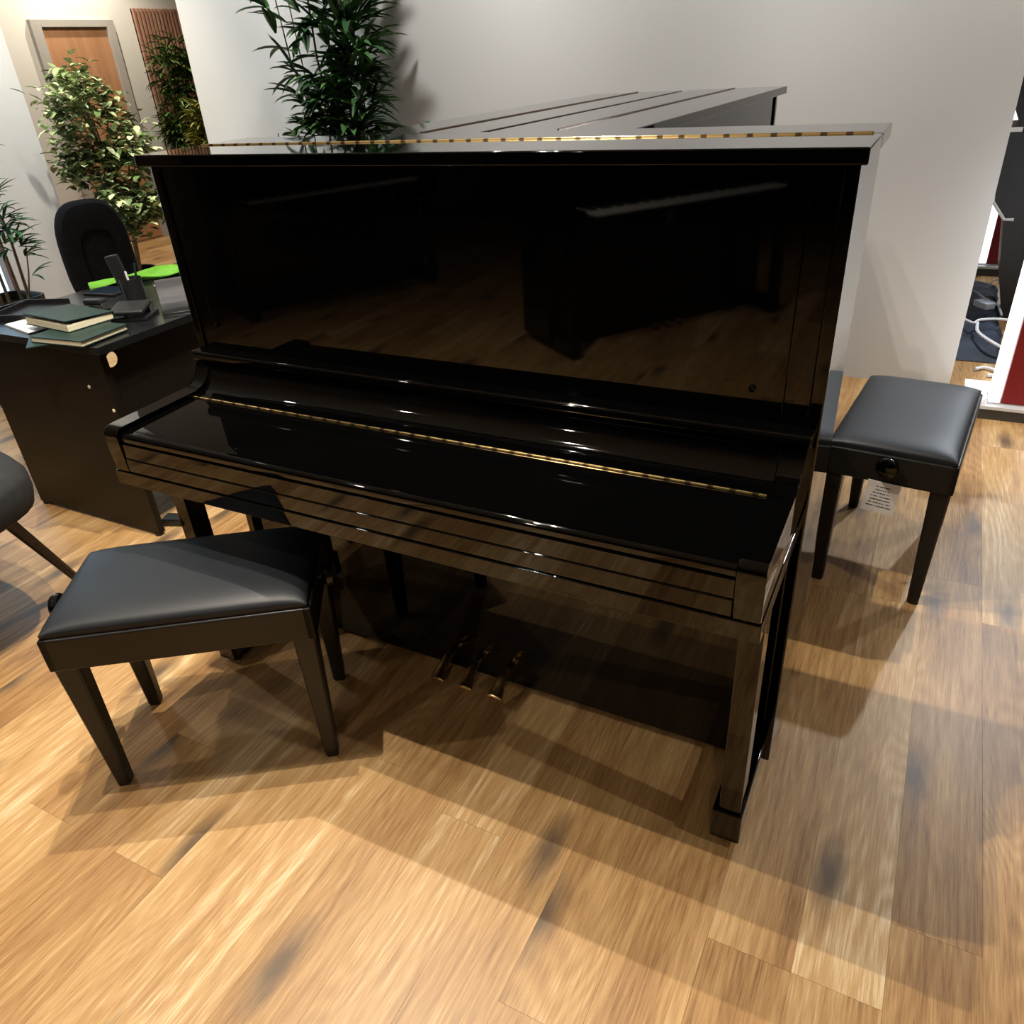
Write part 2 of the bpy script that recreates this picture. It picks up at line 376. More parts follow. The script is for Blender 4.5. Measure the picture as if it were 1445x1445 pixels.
# partition on the left with its tall daylit window
PX = -4.0
def part_wall(bm):
    box(bm, PX-.12, PX, 1.50, 1.95, 0, 3.0); box(bm, PX-.12, PX, -7.35, .55, 0, 3.0)
    box(bm, PX-.12, PX, .55, 1.50, 0, .22); box(bm, PX-.12, PX, .55, 1.50, 2.2, 3.0)
struct(one('wall_partition', wallpaint, part_wall, smooth=False))
def win_frame(bm):
    box(bm, PX-.10, PX+.006, 1.48, 1.50, .22, 2.2); box(bm, PX-.10, PX+.012, .55, .59, .22, 2.2)
    box(bm, PX-.10, PX+.012, .59, 1.46, .22, .26); box(bm, PX-.10, PX+.012, .59, 1.46, 2.16, 2.2)
wf = struct(one('window_1', browntrim, win_frame, smooth=False))
bx('window_pane', windowlit, wf, PX-.06, PX-.05, .59, 1.48, .26, 2.16, bev=0)
# door in the left wall
DX = -6.6
def dframe(bm):
    box(bm, DX, DX+.045, 3.93, 4.03, 0, 1.985, .004); box(bm, DX, DX+.045, 4.715, 4.80, 0, 1.985, .004)
    box(bm, DX, DX+.045, 4.03, 4.715, 1.925, 1.985, .004)
d1 = struct(one('door_1', frame_paint, dframe))
bx('door_leaf', doorwood, d1, DX+.002, DX+.016, 4.033, 4.712, .012, 1.922, bev=.002)
def handle(bm):
    tube(bm, [(DX+.016, 4.10, 1.0), (DX+.06, 4.10, 1.0), (DX+.06, 4.20, 1.0)], .009)
one('door_handle', steel, handle, d1)
# slatted timber panel beside the door
sl = thing('slatted_wall_panel', 'vertical walnut slat panel on the wall right of the orange door', 'wall panel', (DX, 5.35, 0))
bx('backing', slatback, sl, .0, .012, -.28, .50, .02, 2.08, bev=0)
def slats(bm):
    for k in range(17): box(bm, .012, .036, -.276+k*.0455, -.276+k*.0455+.024, .02, 2.08)
one('slats', slatwood, slats, sl, smooth=False)

# ------------------------------------------------------------------ upright piano
def arc(cy, cz, r, a0, a1, n):
    return [(cy+r*math.cos(R(a0+(a1-a0)*i/n)), cz+r*math.sin(R(a0+(a1-a0)*i/n))) for i in range(n+1)]
def make_piano(label, loc, rz, open_lid=False, group='black upright pianos', hinge=None):
    t = thing('upright_piano', label, 'piano', loc, rz, group)
    H = 1.31; L = .7565
    g = .0015
    bx('top_lid', lacquer, t, -L, L, 0, .1845, H-.024, H, bev=.003, seg=3)
    bx('rear_top_lid', lacquer, t, -L, L, .1875, .3615, H-.024, H, bev=.003, seg=3)
    def hin(bm): tube(bm, [(-.742, .186, H), (.742, .186, H)], .0030, 8)
    one('lid_hinge', hinge or hingebrass, hin, t)
    for s in (-1, 1):
        bx('side_panel', lacquer, t, *sorted((s*.7225, s*.7455)), .028, .336, .045, H-.024, bev=.003, seg=3)
        bx('front_stile', lacquer, t, *sorted((s*.679, s*.7222)), .034, .06, .84, H-.025, bev=.0015)
    bx('upper_panel', lacquer, t, -.6785, .6785, .033, .052, .84, H-.028, bev=.0015)
    for x, z in ((-.664, .927), (.624, .923)):
        def kn(bm): lathe(bm, [(.0065, 0), (.006, .004), (.003, .0065), (0, .007)], 12, Matrix.Translation((x, .033, z)) @ Matrix.Rotation(R(90), 4, 'X'))
        one('panel_stud', lacquer, kn, t)
    bx('back_board', lacquer_dull, t, -.70, .70, .336, .3555, .04, H-.03, bev=.002)
    # music shelf with rounded nose
    led = [(.06, .841), (.06, .864)] + arc(-.001, .857, .0075, 90, 180, 5) + arc(-.001, .849, .0075, 180, 270, 5)
    one('music_shelf', lacquer, lambda bm: prism(bm, led, -.7375, .7375, .002), t)
    # cheeks (arms)
    ck = [(.03, .677), (.03, .839), (-.004, .839)] + [(-.006, .828), (-.011, .814), (-.022, .799), (-.038, .790), (-.06, .786)] + [(-.27, .783)] + arc(-.283, .763, .0195, 85, 180, 7) + [(-.3025, .742), (-.3005, .677)]
    for s in (-1, 1):
        a, b = sorted((s*.6895, s*.7335)); one('cheek', lacquer, lambda bm: prism(bm, ck, a, b, .0025), t)
    K = .688
    if not open_lid:
        fl = [(-.0765, .745), (-.0765, .7745), (-.25, .7715)] + [(-.276, .770)] + arc(-.2855, .760, .0105, 75, 180, 7) + [(-.2955, .752), (-.292, .7485), (-.27, .748)]
        one('fallboard', lacquer, lambda bm: prism(bm, fl, -K, K, .0015), t)
        fb = [(.02, .75), (.02, .838), (-.002, .838), (-.004, .826), (-.010, .809), (-.020, .794), (-.035, .783), (-.052, .777), (-.0755, .7748), (-.0755, .75)]
        one('fallboard_flap', lacquer, lambda bm: prism(bm, fb, -K, K, .0015), t)
        def fh(bm): tube(bm, [(-K+.002, -.076, .7755), (K-.002, -.076, .7755)], .0032, 8)
        one('fallboard_hinge', hingebrass, fh, t)
    else:
        bx('fallboard', lacquer, t, -K, K, -.01, .01, .77, .985, bev=.004)
        def wk(bm):
            for k in range(52): box(bm, -.611+k*.0235, -.611+k*.0235+.0228, -.27, -.03, .735, .757, .0012, 1)
        one('white_keys', keywhite, wk, t)
        def bk(bm):
            for k in range(51):
                if (k % 7) in (0, 1, 3, 4, 5): box(bm, -.611+(k+1)*.0235-.005, -.611+(k+1)*.0235+.005, -.18, -.03, .757, .768, .001, 1)
        one('black_keys', lacquer_dull, bk, t)
    bx('key_block', lacquer, t, -K, K, -.2985, .0, .7122, .7472, bev=.001)
    bx('key_slip', lacquer, t, -K, K, -.3005, .0, .6768, .7115, bev=.0025, seg=3)
    bx('key_bed', lacquer, t, -.7355, .7355, -.304, .03, .641, .6762, bev=.002, seg=3)
    for s in (-1, 1):
        a, b = sorted((s*.684, s*.7275))
        lg = bx('leg', lacquer, t, a, b, -.19, -.135, .10, .642, bev=.003)
        a, b = sorted((s*.6725, s*.7325))
        tb = bx('toe_block', lacquer, t, a, b, -.197, .035, .022, .1036, bev=.004, seg=3)
        for yy in (-.165, .0):
            def cs(bm): lathe(bm, [(0, -.009), (.011, -.009), (.0115, 0), (.011, .009), (0, .009)], 14, Matrix.Translation((s*.70, yy, .0125)) @ Matrix.Rotation(R(90), 4, 'Y'))
            one('caster', lacquer_dull, cs, tb)
    bx('lower_panel', lacquer, t, -.7220, .7220, .045, .065, .020, .645, bev=.002)
    bx('bottom_rail', lacquer, t, -.7220, .7220, .066, .12, .018, .10, bev=.003)
    for x in (-.093, -.010, .079):
        def pd(bm):
            secs = []
            for y, z, hw, hh in ((.06, .063, .010, .006), (.035, .071, .011, .006), (.012, .072, .013, .006), (-.012, .060, .015, .0055), (-.032, .049, .019, .0075), (-.044, .046, .0215, .0075), (-.047, .0455, .021, .006), (-.049, .045, .018, .003)):
                secs.append([(x+hw*math.cos(a)*1.0, y, z+hh*math.sin(a)) for a in [2*math.pi*k/14 for k in range(14)]])
            loft(bm, secs)
        one('pedal', brass, pd, t)
    return t
main = make_piano('large glossy black upright piano in the foreground with closed keyboard lid', (0, 0, 0), 0)
pa = make_piano('black upright piano turned sideways directly behind the foreground piano, served by the rear bench', (.266, 1.222, -.01), R(88.4), hinge=bronze)
dup(pa, 'black upright piano standing back to back behind the sideways piano, furthest left of the lids', (-.482, 1.243, -.01), R(-91.6))

# two uprights with open keyboards opposite, seen mirrored in the black front panel
po = make_piano('open keyboard upright piano opposite, mirrored on the right of the black front panel', (-.36-.81*.17, -2.96-.59*.17, 0), R(126), True)
dup(po, 'open keyboard upright piano opposite, mirrored on the left of the black front panel', (-2.82-.81*.17, -3.02-.59*.17, 0), R(117))

# ------------------------------------------------------------------ piano benches
def make_bench(label, loc, rz, group=None):
    t = thing('piano_bench', label, 'bench', loc, rz, group)
    a, b = .282, .167; zt = .462
    def fr(bm):
        for y in (-1, 1): box(bm, -a, a, *sorted((y*b, y*(b-.022))), .378, zt, .005, 3)
        for x in (-1, 1): box(bm, *sorted((x*a, x*(a-.022))), -b, b, .378, zt, .005, 3)
        box(bm, -a+.02, a-.02, -b+.02, b-.02, .44, .455)
    one('frame', satin, fr, t)
    def seat(bm):
        N, M_ = 28, 18; A, B = a-.006, b-.006
        g = [[None]*(M_+1) for _ in range(N+1)]
        for i in range(N+1):
            for j in range(M_+1):
                u, v = -1+2*i/N, -1+2*j/M_
                u2 = math.sin(u*math.pi/2); v2 = math.sin(v*math.pi/2)
                e = (1-abs(u2)**6)*(1-abs(v2)**5)
                h = .010+.026*max(e, 0)**.45
                g[i][j] = bm.verts.new((A*u2, B*v2, zt+h))
        for i in range(N):
            for j in range(M_): bm.faces.new((g[i][j], g[i+1][j], g[i+1][j+1], g[i][j+1]))
        rim = [g[i][0] for i in range(N+1)]+[g[N][j] for j in range(1, M_+1)]+[g[i][M_] for i in range(N-1, -1, -1)]+[g[0][j] for j in range(M_-1, 0, -1)]
        lo = [bm.verts.new((v.co.x*.992, v.co.y*.99, zt-.004)) for v in rim]
        n = len(rim)
        for k in range(n): bm.faces.new((rim[k], lo[k], lo[(k+1) % n], rim[(k+1) % n]))
    one('seat_pad', leather, seat, t)
    for sx in (-1, 1):
        for sy in (-1, 1):
            def leg(bm):
                def sec(x, y, hx, hy, z):
                    c = .004
                    return [(x-hx+c, y-hy, z), (x+hx-c, y-hy, z), (x+hx, y-hy+c, z), (x+hx, y+hy-c, z), (x+hx-c, y+hy, z), (x-hx+c, y+hy, z), (x-hx, y+hy-c, z), (x-hx, y-hy+c, z)]
                loft(bm, [sec(sx*(.262-.014), sy*(.150-.014), .014, .014, 0.0), sec(sx*(.262-.015), sy*(.150-.015), .0155, .0155, .006), sec(sx*(.277-.025), sy*(.162-.025), .025, .025, .38), sec(sx*(.277-.025), sy*(.162-.025), .025, .025, .44)])
            one('leg', satin, leg, t)
    for sx in (-1, 1):
        def kb(bm): lathe(bm, [(.010, 0), (.010, .006), (.020, .008), (.028, .014), (.030, .022), (.026, .033), (.015, .038), (0, .039)], 22, Matrix.Translation((sx*a, 0, .436)) @ Matrix.Rotation(R(90*sx), 4, 'Y'))
        one('height_knob', lacquer, kb, t)
    return t
bench = make_bench('black padded piano bench angled in front of the foreground piano', (-.503, -.360, 0), R(34.6))
b2 = dup(bench, 'black piano bench behind on the right, with a printed white tag hanging from it', (.889, 1.10, 0), R(84.5))
bench['group'] = b2['group'] = 'adjustable piano benches'
tg = tag(bx('hanging_tag', tagmat, None, -.042, .042, -.0006, .0006, -.10, 0, bev=0), 'small white printed instruction tag hanging under the rear piano bench', 'tag')
tg.location = (.862, .806, .388); tg.rotation_euler = (R(4), R(4), R(-4))

# ------------------------------------------------------------------ desk and what is on it
dk = thing('office_desk', 'black office desk with a dark end panel, left of the foreground piano', 'desk', (-1.82, 1.01, 0))
bx('desk_top', desk_top, dk, -.38, .38, -.80, .80, .705, .73, bev=.0015)
for y in (-.78, .755): bx('end_panel', desk_black, dk, -.35, .345, y, y+.025, .012, .705, bev=.001)
def modesty(bm):
    # board along the long side with a round cable hole
    yc, zc, r = -.728, .662, .027; y0, y1, z0, z1 = -.755, .755, .33, .703
    for x in (.318, .334):
        ring = [bm.verts.new((x, yc+r*math.cos(2*math.pi*k/24), zc+r*math.sin(2*math.pi*k/24))) for k in range(24)]
        rect = []
        for k in range(24):
            a = 2*math.pi*k/24; dx, dz = math.cos(a), math.sin(a)
            s = min((y1-yc)/dx if dx > 1e-6 else 9e9, (y0-yc)/dx if dx < -1e-6 else 9e9, (z1-zc)/dz if dz > 1e-6 else 9e9, (z0-zc)/dz if dz < -1e-6 else 9e9)
            rect.append(bm.verts.new((x, yc+dx*s, zc+dz*s)))
        for k in range(24): bm.faces.new((ring[k], ring[(k+1) % 24], rect[(k+1) % 24], rect[k]))
        # corner fillers
        for cy, cz in ((y0, z0), (y1, z0), (y1, z1), (y0, z1)):
            c = bm.verts.new((x, cy, cz))
            d = sorted(range(24), key=lambda k: abs(math.atan2(cz-zc, cy-yc)-(2*math.pi*k/24 if 2*math.pi*k/24 <= math.pi else 2*math.pi*k/24-2*math.pi)))[:2]
            bm.faces.new((c, rect[d[0]], rect[d[1]]))
    vs = list(bm.verts)
one('modesty_panel', desk_black, modesty, dk, smooth=False)
for x, z in ((.236, .574), (.325, .50)):
    def cp(bm): lathe(bm, [(.007, 0), (.006, .002), (0, .0025)], 12, Matrix.Translation((x, -.78, z)) @ Matrix.Rotation(R(90), 4, 'X'))
    one('screw_cap', cream, cp, dk)
for sx in (-.33, .325):
    for sy in (-.768, .768):
        def ft(bm): lathe(bm, [(0, 0), (.016, 0), (.016, .012), (0, .012)], 14, Matrix.Translation((sx, sy, 0)))
        one('foot', plastic, ft, dk)

ZD = .73
def book(name, label, loc, rz, L, W_, T, cat='notebook', ajar=0.0):
    t = thing(name, label, cat, loc, rz)
    bx('pages', cream, t, -L/2+.004, L/2-.004, -W_/2+.002, W_/2-.004, .003, T-.003, bev=.0008)
    bx('back_cover', green_cover, t, -L/2, L/2, -W_/2, W_/2, 0, .003, bev=.0006)
    Mx = Matrix.Translation((0, W_/2, T-.003)) @ Matrix.Rotation(R(-ajar), 4, 'X')
    bx('front_cover', green_cover, t, -L/2, L/2, -W_, 0, 0, .003, bev=.0006, M=Mx)
    bx('spine', green_cover, t, -L/2, L/2, W_/2-.003, W_/2, .0, T, bev=.0006)
    return t
fold = tag(bx('folder', green_cover, None, -.06, .06, -.09, .09, 0, .004, bev=.0006), 'thin dark green folder sticking out over the desk edge under the notebooks', 'folder')
fold.location = (-1.67, .235, ZD); fold.rotation_euler = (0, 0, R(-38))
book('notebook', 'thick dark green notebook with cream pages at the bottom of the desk stack', (-1.603, .275, ZD+.004), R(4.5), .235, .19, .021)
book('notebook', 'dark green notebook with slightly lifted cover on top of the desk stack', (-1.725, .335, ZD+.025), R(-5), .26, .17, .027, ajar=4)
pp = thing('paper_stack', 'small stack of white papers left of the notebooks on the desk', 'papers', (-1.92, .335, ZD), R(-12))
for k in range(4): bx('sheet', paper, pp, -.10+k*.002, .10+k*.003, -.075, .075+k*.002, k*.0016, k*.0016+.0012, bev=0)
# hole punch
hp = thing('hole_punch', 'black office hole punch with steel jaws beside the notebook stack', 'hole punch', (-1.615, .505, ZD), R(28))
bx('base', plastic, hp, -.065, .065, -.055, .055, 0, .014, bev=.004)
bx('punch_arm', plastic, hp, -.06, .06, -.06, .035, .034, .05, bev=.006, seg=3, M=Matrix.Rotation(R(10), 4, 'X'))
for x in (-.042, .042): bx('steel_jaw', steel, hp, x-.012, x+.012, .012, .048, .014, .046)
st = thing('stapler', 'small black stapler with a steel hinge behind the hole punch', 'stapler', (-1.86, .535, ZD), R(-4))
bx('base', plastic, st, -.06, .06, -.018, .018, 0, .010, bev=.003)
bx('arm', plastic, st, -.055, .06, -.016, .016, .018, .042, bev=.008, seg=3, M=Matrix.Rotation(R(-6), 4, 'Y'))
bx('hinge', steel, st, .045, .062, -.012, .012, .008, .03, bev=.002)
# pen pot and what stands in it
pt = thing('pen_pot', 'black round pen pot on the desk beside the clear holder', 'pen pot', (-1.775, .645, ZD))
def pot(bm): lathe(bm, [(0, 0), (.034, 0), (.040, .095), (.0375, .095), (.032, .006), (0, .006)], 26)
one('cup', plastic, pot, pt)
rm = tag(bx('handset', plastic, None, -.024, .024, -.010, .010, 0, .175, bev=.006, seg=3), 'black handset standing tilted in the pen pot', 'handset')
rm.location = (-1.788, .64, ZD+.008); rm.rotation_euler = (R(3), R(-9), R(25))
def pen(label, x, y, tx, ty, m_, ln=.14):
    def f(bm): lathe(bm, [(0, 0), (.002, .004), (.004, .02), (.0042, ln-.004), (.003, ln), (0, ln)], 10)
    o = tag(one('pen', m_, f), label, 'pen'); o.location = (x, y, ZD+.008); o.rotation_euler = (R(tx), R(ty), 0)
pen('dark green pen leaning right in the pen pot', -1.765, .648, -6, 7, green_cover)
pen('white pen leaning back in the pen pot', -1.762, .632, 7, 5, paper, .12)
# acrylic brochure holder
ah = thing('brochure_holder', 'clear acrylic leaflet holder at the desk edge near the piano', 'leaflet holder', (-1.488, .612, ZD), R(54))
tilt = Matrix.Rotation(R(-10), 4, 'X')
bx('back_plate', acryl, ah, -.075, .075, 0, .003, 0, .145, bev=.0005, M=tilt)
bx('front_plate', acryl, ah, -.075, .075, -.035, -.032, 0, .07, bev=.0005, M=tilt)
bx('base_plate', acryl, ah, -.075, .075, -.05, .05, 0, .003, bev=.0005)
lf = tag(bx('leaflet', vary(mat('leaflet_painted_sheen', (.05, .05, .055), .25, .5), (.05, .05, .055), (.26, .26, .28), (1, 1, 14)), None, -.07, .07, -.004, -.001, .004, .12, bev=0, M=tilt), 'grey leaflet in the clear acrylic holder', 'leaflet')  # dark to pale grey bands paint the holder's reflection into the leaflet colour
lf.location = (-1.488, .612, ZD); lf.rotation_euler = (0, 0, R(54))
tb_ = thing('tablet', 'black tablet lying flat behind the pen pot', 'tablet', (-2.05, .735, ZD), R(7))
bx('case', plastic, tb_, -.08, .08, -.055, .055, 0, .009, bev=.003)
bx('screen', screenmat, tb_, -.072, .072, -.047, .047, .0088, .0096, bev=0)
def cloth(bm):
    N = 26; g = []
    for i in range(N+1):
        row = []
        for j in range(13):
            u, v = i/N, j/12
            x = -.22+.44*u; y = (-.08+.16*v)*(.25+.75*min(1, u*1.6))
            z = .004+.028*math.sin(u*5+v*2)**2*u+.014*math.sin(v*8+u*3)**2
            row.append(bm.verts.new((x, y, z)))
        g.append(row)
    for i in range(N):
        for j in range(12): bm.faces.new((g[i][j], g[i+1][j], g[i+1][j+1], g[i][j+1]))
    ret = bmesh.ops.extrude_face_region(bm, geom=list(bm.faces))
    for v in [q for q in ret['geom'] if isinstance(q, bmesh.types.BMVert)]: v.co.z = max(0.0, v.co.z-.004)
o = tag(one('cleaning_cloth', lime, cloth), 'bright lime green cloth lying crumpled on the desk by the chair', 'cloth'); o.location = (-2.09, .95, ZD); o.rotation_euler = (0, 0, R(58))
o = tag(bx('paper_sheet', paper, None, -.06, .06, -.05, .05, 0, .002, bev=0), 'white sheet of paper on the desk beside the green cloth', 'paper'); o.location = (-1.90, .93, ZD); o.rotation_euler = (0, 0, R(20))
tr = thing('document_tray', 'low black document tray at the left edge of the desk', 'tray', (-2.10, .43, ZD), R(20))
bx('tray_base', plastic, tr, -.09, .09, -.11, .11, 0, .004, bev=.001)
for a in ((-.09, .09, -.11, -.104), (-.09, .09, .104, .11), (-.09, -.084, -.11, .11)): bx('tray_wall', plastic, tr, *a, .002, .022, bev=.001)
# charger on the floor under the desk
o = thing('power_adapter', 'black power brick with a thin cable on the floor under the desk', 'adapter', (-1.48, .33, 0), R(20))
bx('brick', plastic, o, -.06, .06, -.025, .025, 0, .032, bev=.005)
one('cable', plastic, lambda bm: tube(bm, [(.0, .02, .02), (-.02, .10, .006), (-.08, .18, .02), (-.07, .25, .15), (-.05, .27, .35)], .003, 6), o)

# ------------------------------------------------------------------ chairs
def office_chair(loc, rz):
    t = thing('office_chair', 'black fabric swivel office chair with an oval back behind the desk', 'chair', loc, rz)
    def ov(w, z0, z1, y, n=3.0, cnt=36):
        return [(w*math.copysign(abs(math.cos(a))**(2/n), math.cos(a)), y, (z0+z1)/2+(z1-z0)/2*math.copysign(abs(math.sin(a))**(2/n), math.sin(a))) for a in [2*math.pi*k/cnt for k in range(cnt)]]
    def back(bm):
        # shell with a padded border around a sunk middle
        loft(bm, [ov(.10, .56, .93, .055), ov(.14, .51, .985, .05), ov(.158, .49, 1.0, .03), ov(.158, .49, 1.0, .0), ov(.143, .505, .985, -.03), ov(.118, .55, .95, -.042), ov(.082, .60, .875, -.040), ov(.075, .61, .865, -.026), ov(.055, .64, .84, -.030)])
    one('backrest', fabric, back, t)
    def seat(bm): loft(bm, [superell(.20, .20, 3.5, 36, .42, 0, -.24), superell(.245, .24, 3.5, 36, .435, 0, -.24), superell(.25, .245, 3.5, 36, .465, 0, -.24), superell(.235, .23, 3.5, 36, .49, 0, -.24), superell(.15, .15, 3, 36, .497, 0, -.24)])
    one('seat', fabric, seat, t)
    one('back_stem', plastic, lambda bm: tube(bm, [(0, -.15, .41), (0, .06, .41), (0, .085, .50), (0, .07, .80)], .022, 10), t)
    one('gas_column', plastic, lambda bm: tube(bm, [(0, -.22, .08), (0, -.22, .25), (0, -.22, .251), (0, -.22, .43)], [.028, .028, .018, .018], 14), t)
    for k in range(5):
        a = 2*math.pi*k/5+.4; c, s_ = math.cos(a), math.sin(a)
        lg = one('base_leg', plastic, lambda bm: tube(bm, [(c*.02, -.22+s_*.02, .105), (c*.29, -.22+s_*.29, .065)], [.026, .016], 10), t)
        one('caster', plastic, lambda bm: lathe(bm, [(0, -.02), (.026, -.018), (.028, 0), (.026, .018), (0, .02)], 14, Matrix.Translation((c*.29, -.22+s_*.29, .028)) @ Matrix.Rotation(a, 4, 'Z') @ Matrix.Rotation(R(90), 4, 'X')), lg)
    return t
office_chair((-2.66, 1.17, 0), R(70))
wb = thing('waste_bin', 'black round waste bin on the floor behind the office chair', 'bin', (-4.12, 2.42, 0))
one('bin_body', plastic, lambda bm: lathe(bm, [(0, 0), (.11, 0), (.135, .30), (.142, .305), (.142, .32), (.128, .32), (.105, .008), (0, .008)], 28), wb)
sc_ = thing('side_chair', 'dark grey padded chair with splayed black legs cut by the left edge', 'chair', (-1.72, -.40, 0), R(0))
def spad(bm): loft(bm, [superell(a, b, 3, 44, z) for a, b, z in ((.34, .20, .375), (.41, .245, .385), (.44, .272, .405), (.45, .28, .44), (.45, .28, .485), (.435, .265, .512), (.40, .235, .528), (.30, .17, .535))])
one('seat', grey_fabric, spad, sc_)
one('backrest', grey_fabric, lambda bm: loft(bm, [superell(a, b, 3, 36, z, cx) for a, b, z, cx in ((.03, .18, .50, -.40), (.04, .22, .56, -.41), (.042, .225, .70, -.45), (.038, .21, .78, -.475), (.02, .17, .80, -.48))]), sc_)
for sx in (-1, 1):
    for sy in (-1, 1):
        one('leg', satin, lambda bm: tube(bm, [(sx*.29, sy*.13, .385), (sx*.25, sy*.305, 0)], [.019, .012], 10), sc_)

# ------------------------------------------------------------------ plants
def leafset(bm, lay, base, d, ln, wd, droop, tone, fold=.25, n=5):
    """one blade growing from base along d, bending down"""
    d = Vector(d).normalized(); side = d.cross(Vector((0, 0, 1)))
    if side.length < .05: side = Vector((1, 0, 0))
    side.normalize(); p = Vector(base); prev = None
    for i in range(n+1):
        t = i/n; wv = wd*math.sin(math.pi*min(1, t*.93+.07))**.8 if i < n else 0.0
        up = side.cross(d).normalized()
        if i < n and i > 0 or i == 0:
            l_ = bm.verts.new(p+side*wv/2+up*wv*fold); c = bm.verts.new(p); r_ = bm.verts.new(p-side*wv/2+up*wv*fold)
            cur = (l_, c, r_)
        else: cur = (bm.verts.new(p),)
        if prev:
            if len(cur) == 3: fs = [bm.faces.new((prev[0], prev[1], cur[1], cur[0])), bm.faces.new((prev[1], prev[2], cur[2], cur[1]))]
            else: fs = [bm.faces.new((prev[0], prev[1], cur[0])), bm.faces.new((prev[1], prev[2], cur[0]))]
            for f in fs:
                for lp in f.loops: lp[lay] = (tone, tone, tone, 1)
        prev = cur; p = p+d*ln/n; d = (d+Vector((0, 0, -droop/n))).normalized(); side = (side-d*side.dot(d)).normalized()
def pot_part(t, r0, r1, h, m_):
    one('pot', m_, lambda bm: lathe(bm, [(0, 0), (r0, 0), (r1, h), (r1-.012, h), (r1-.02, h-.03), (0, h-.03)], 28), t)
    one('soil', soil, lambda bm: lathe(bm, [(0, h-.03), (r1-.02, h-.028), (0, h-.02)], 20), t)
def cane_plant(name, label, cat, loc, canes, leafm, seed, ln=(.12, .2), wd=.022, dens=40, pot=(.14, .18, .3), droop=1.0, zmin=.5, spread=.5, clus=3, stemm=None):
    rnd = random.Random(seed); t = thing(name, label, cat, loc)
    pot_part(t, *pot, plastic)
    bm = bmesh.new(); lay = bm.loops.layers.float_color.new('tone')
    for cn in canes:
        path, r = cn[:2]; dn = cn[2] if len(cn) > 2 else dens
        path = [Vector(q) for q in path]
        one('stem', stemm or stemgreen, lambda b: tube(b, path, [r*(1-.6*i/(len(path)-1)) for i in range(len(path))], 7), t)
        for k in range(dn):
            s = rnd.random()*(len(path)-1); i = min(int(s), len(path)-2); q = path[i].lerp(path[i+1], s-i)
            if q.z < zmin: continue
            a = rnd.random()*2*math.pi; el = rnd.uniform(-.1, .9)
            d = Vector((math.cos(a), math.sin(a), el))
            tw = q+d.normalized()*rnd.uniform(.02, spread*.2)
            for c in range(clus):
                dd = d+Vector((rnd.uniform(-.5, .5), rnd.uniform(-.5, .5), rnd.uniform(-.4, .4)))
                leafset(bm, lay, tw, dd, rnd.uniform(*ln), wd*rnd.uniform(.7, 1.2), droop*rnd.uniform(.4, 1.4), rnd.betavariate(1.4, 2.2))
    finish(bm, 'foliage', leafm, t); return t
cane_plant('bamboo_plant', 'tall dark green artificial bamboo plant against the pale wall behind the piano', 'plant', (-2.09, 2.33, 0),
    [([(.0, 0, .28), (.04, -.02, .9), (.06, .0, 1.5), (.10, .02, 2.2)], .010, 120), ([(.05, .02, .28), (.12, 0, .9), (.14, .02, 1.5), (.18, 0, 2.0)], .009, 120),
     ([(-.03, .0, .28), (.02, .03, .9), (.0, -.03, 1.5), (-.02, 0, 2.2)], .009, 60), ([(.06, -.03, .28), (.18, 0, .8), (.22, .02, 1.2), (.22, .0, 1.65)], .008, 130),
     ([(.04, 0, .28), (.10, 0, .8), (.13, 0, 1.1), (.16, 0, 1.4)], .008, 110),
     ([(-.06, 0, .28), (-.08, 0, .8), (-.10, 0, 1.2), (-.20, 0, 1.5), (-.25, 0, 1.95)], .007, 20), ([(-.05, .02, .28), (-.08, 0, 1.0), (-.12, 0, 1.4), (-.16, 0, 1.9)], .006, 18),
     ([(-.09, 0, .28), (-.24, -.1, .8), (-.29, -.1, 1.17)], .007, 16)],
    leaf_dark, 3, (.13, .22), .036, 84, (.16, .20, .32), .7, .75, .45, 3)
cane_plant('palm_plant', 'small green leaf tips peeking over the rear piano lids', 'plant', (-1.47, 2.44, 0),
    [([(0, 0, .22), (-.01, 0, .8), (-.03, 0, 1.18)], .008)], leaf_fresh, 5, (.06, .09), .018, 16, (.08, .10, .22), .1, .8, .15, 2)
cane_plant('bamboo_plant', 'dense green bamboo plant standing before the slatted wall panel', 'plant', (-6.25, 5.17, 0),
    [([(-.05, -.12, .28), (-.02, -.12, .9), (0, -.14, 1.70)], .010), ([(0, .0, .28), (.0, .02, .9), (0, .0, 1.78)], .010), ([(0, .12, .28), (0, .16, .9), (0, .18, 1.75)], .010), ([(0, -.05, .28), (0, -.12, .7), (0, -.22, 1.05)], .008)],
    leaf_wall, 21, (.14, .22), .034, 150, (.18, .22, .32), 1.0, .55, .5, 3)
cane_plant('yellow_plant', 'yellow green leafy plant right of the bamboo before the slatted panel', 'plant', (-5.55, 4.745, 0),
    [([(0, -.04, .22), (0, -.05, .8), (0, -.04, 1.2)], .008), ([(0, .06, .22), (0, .08, .8), (0, .06, 1.25)], .008)],
    leaf_yellow, 31, (.13, .2), .032, 120, (.13, .15, .25), 1.0, .5, .5, 3)
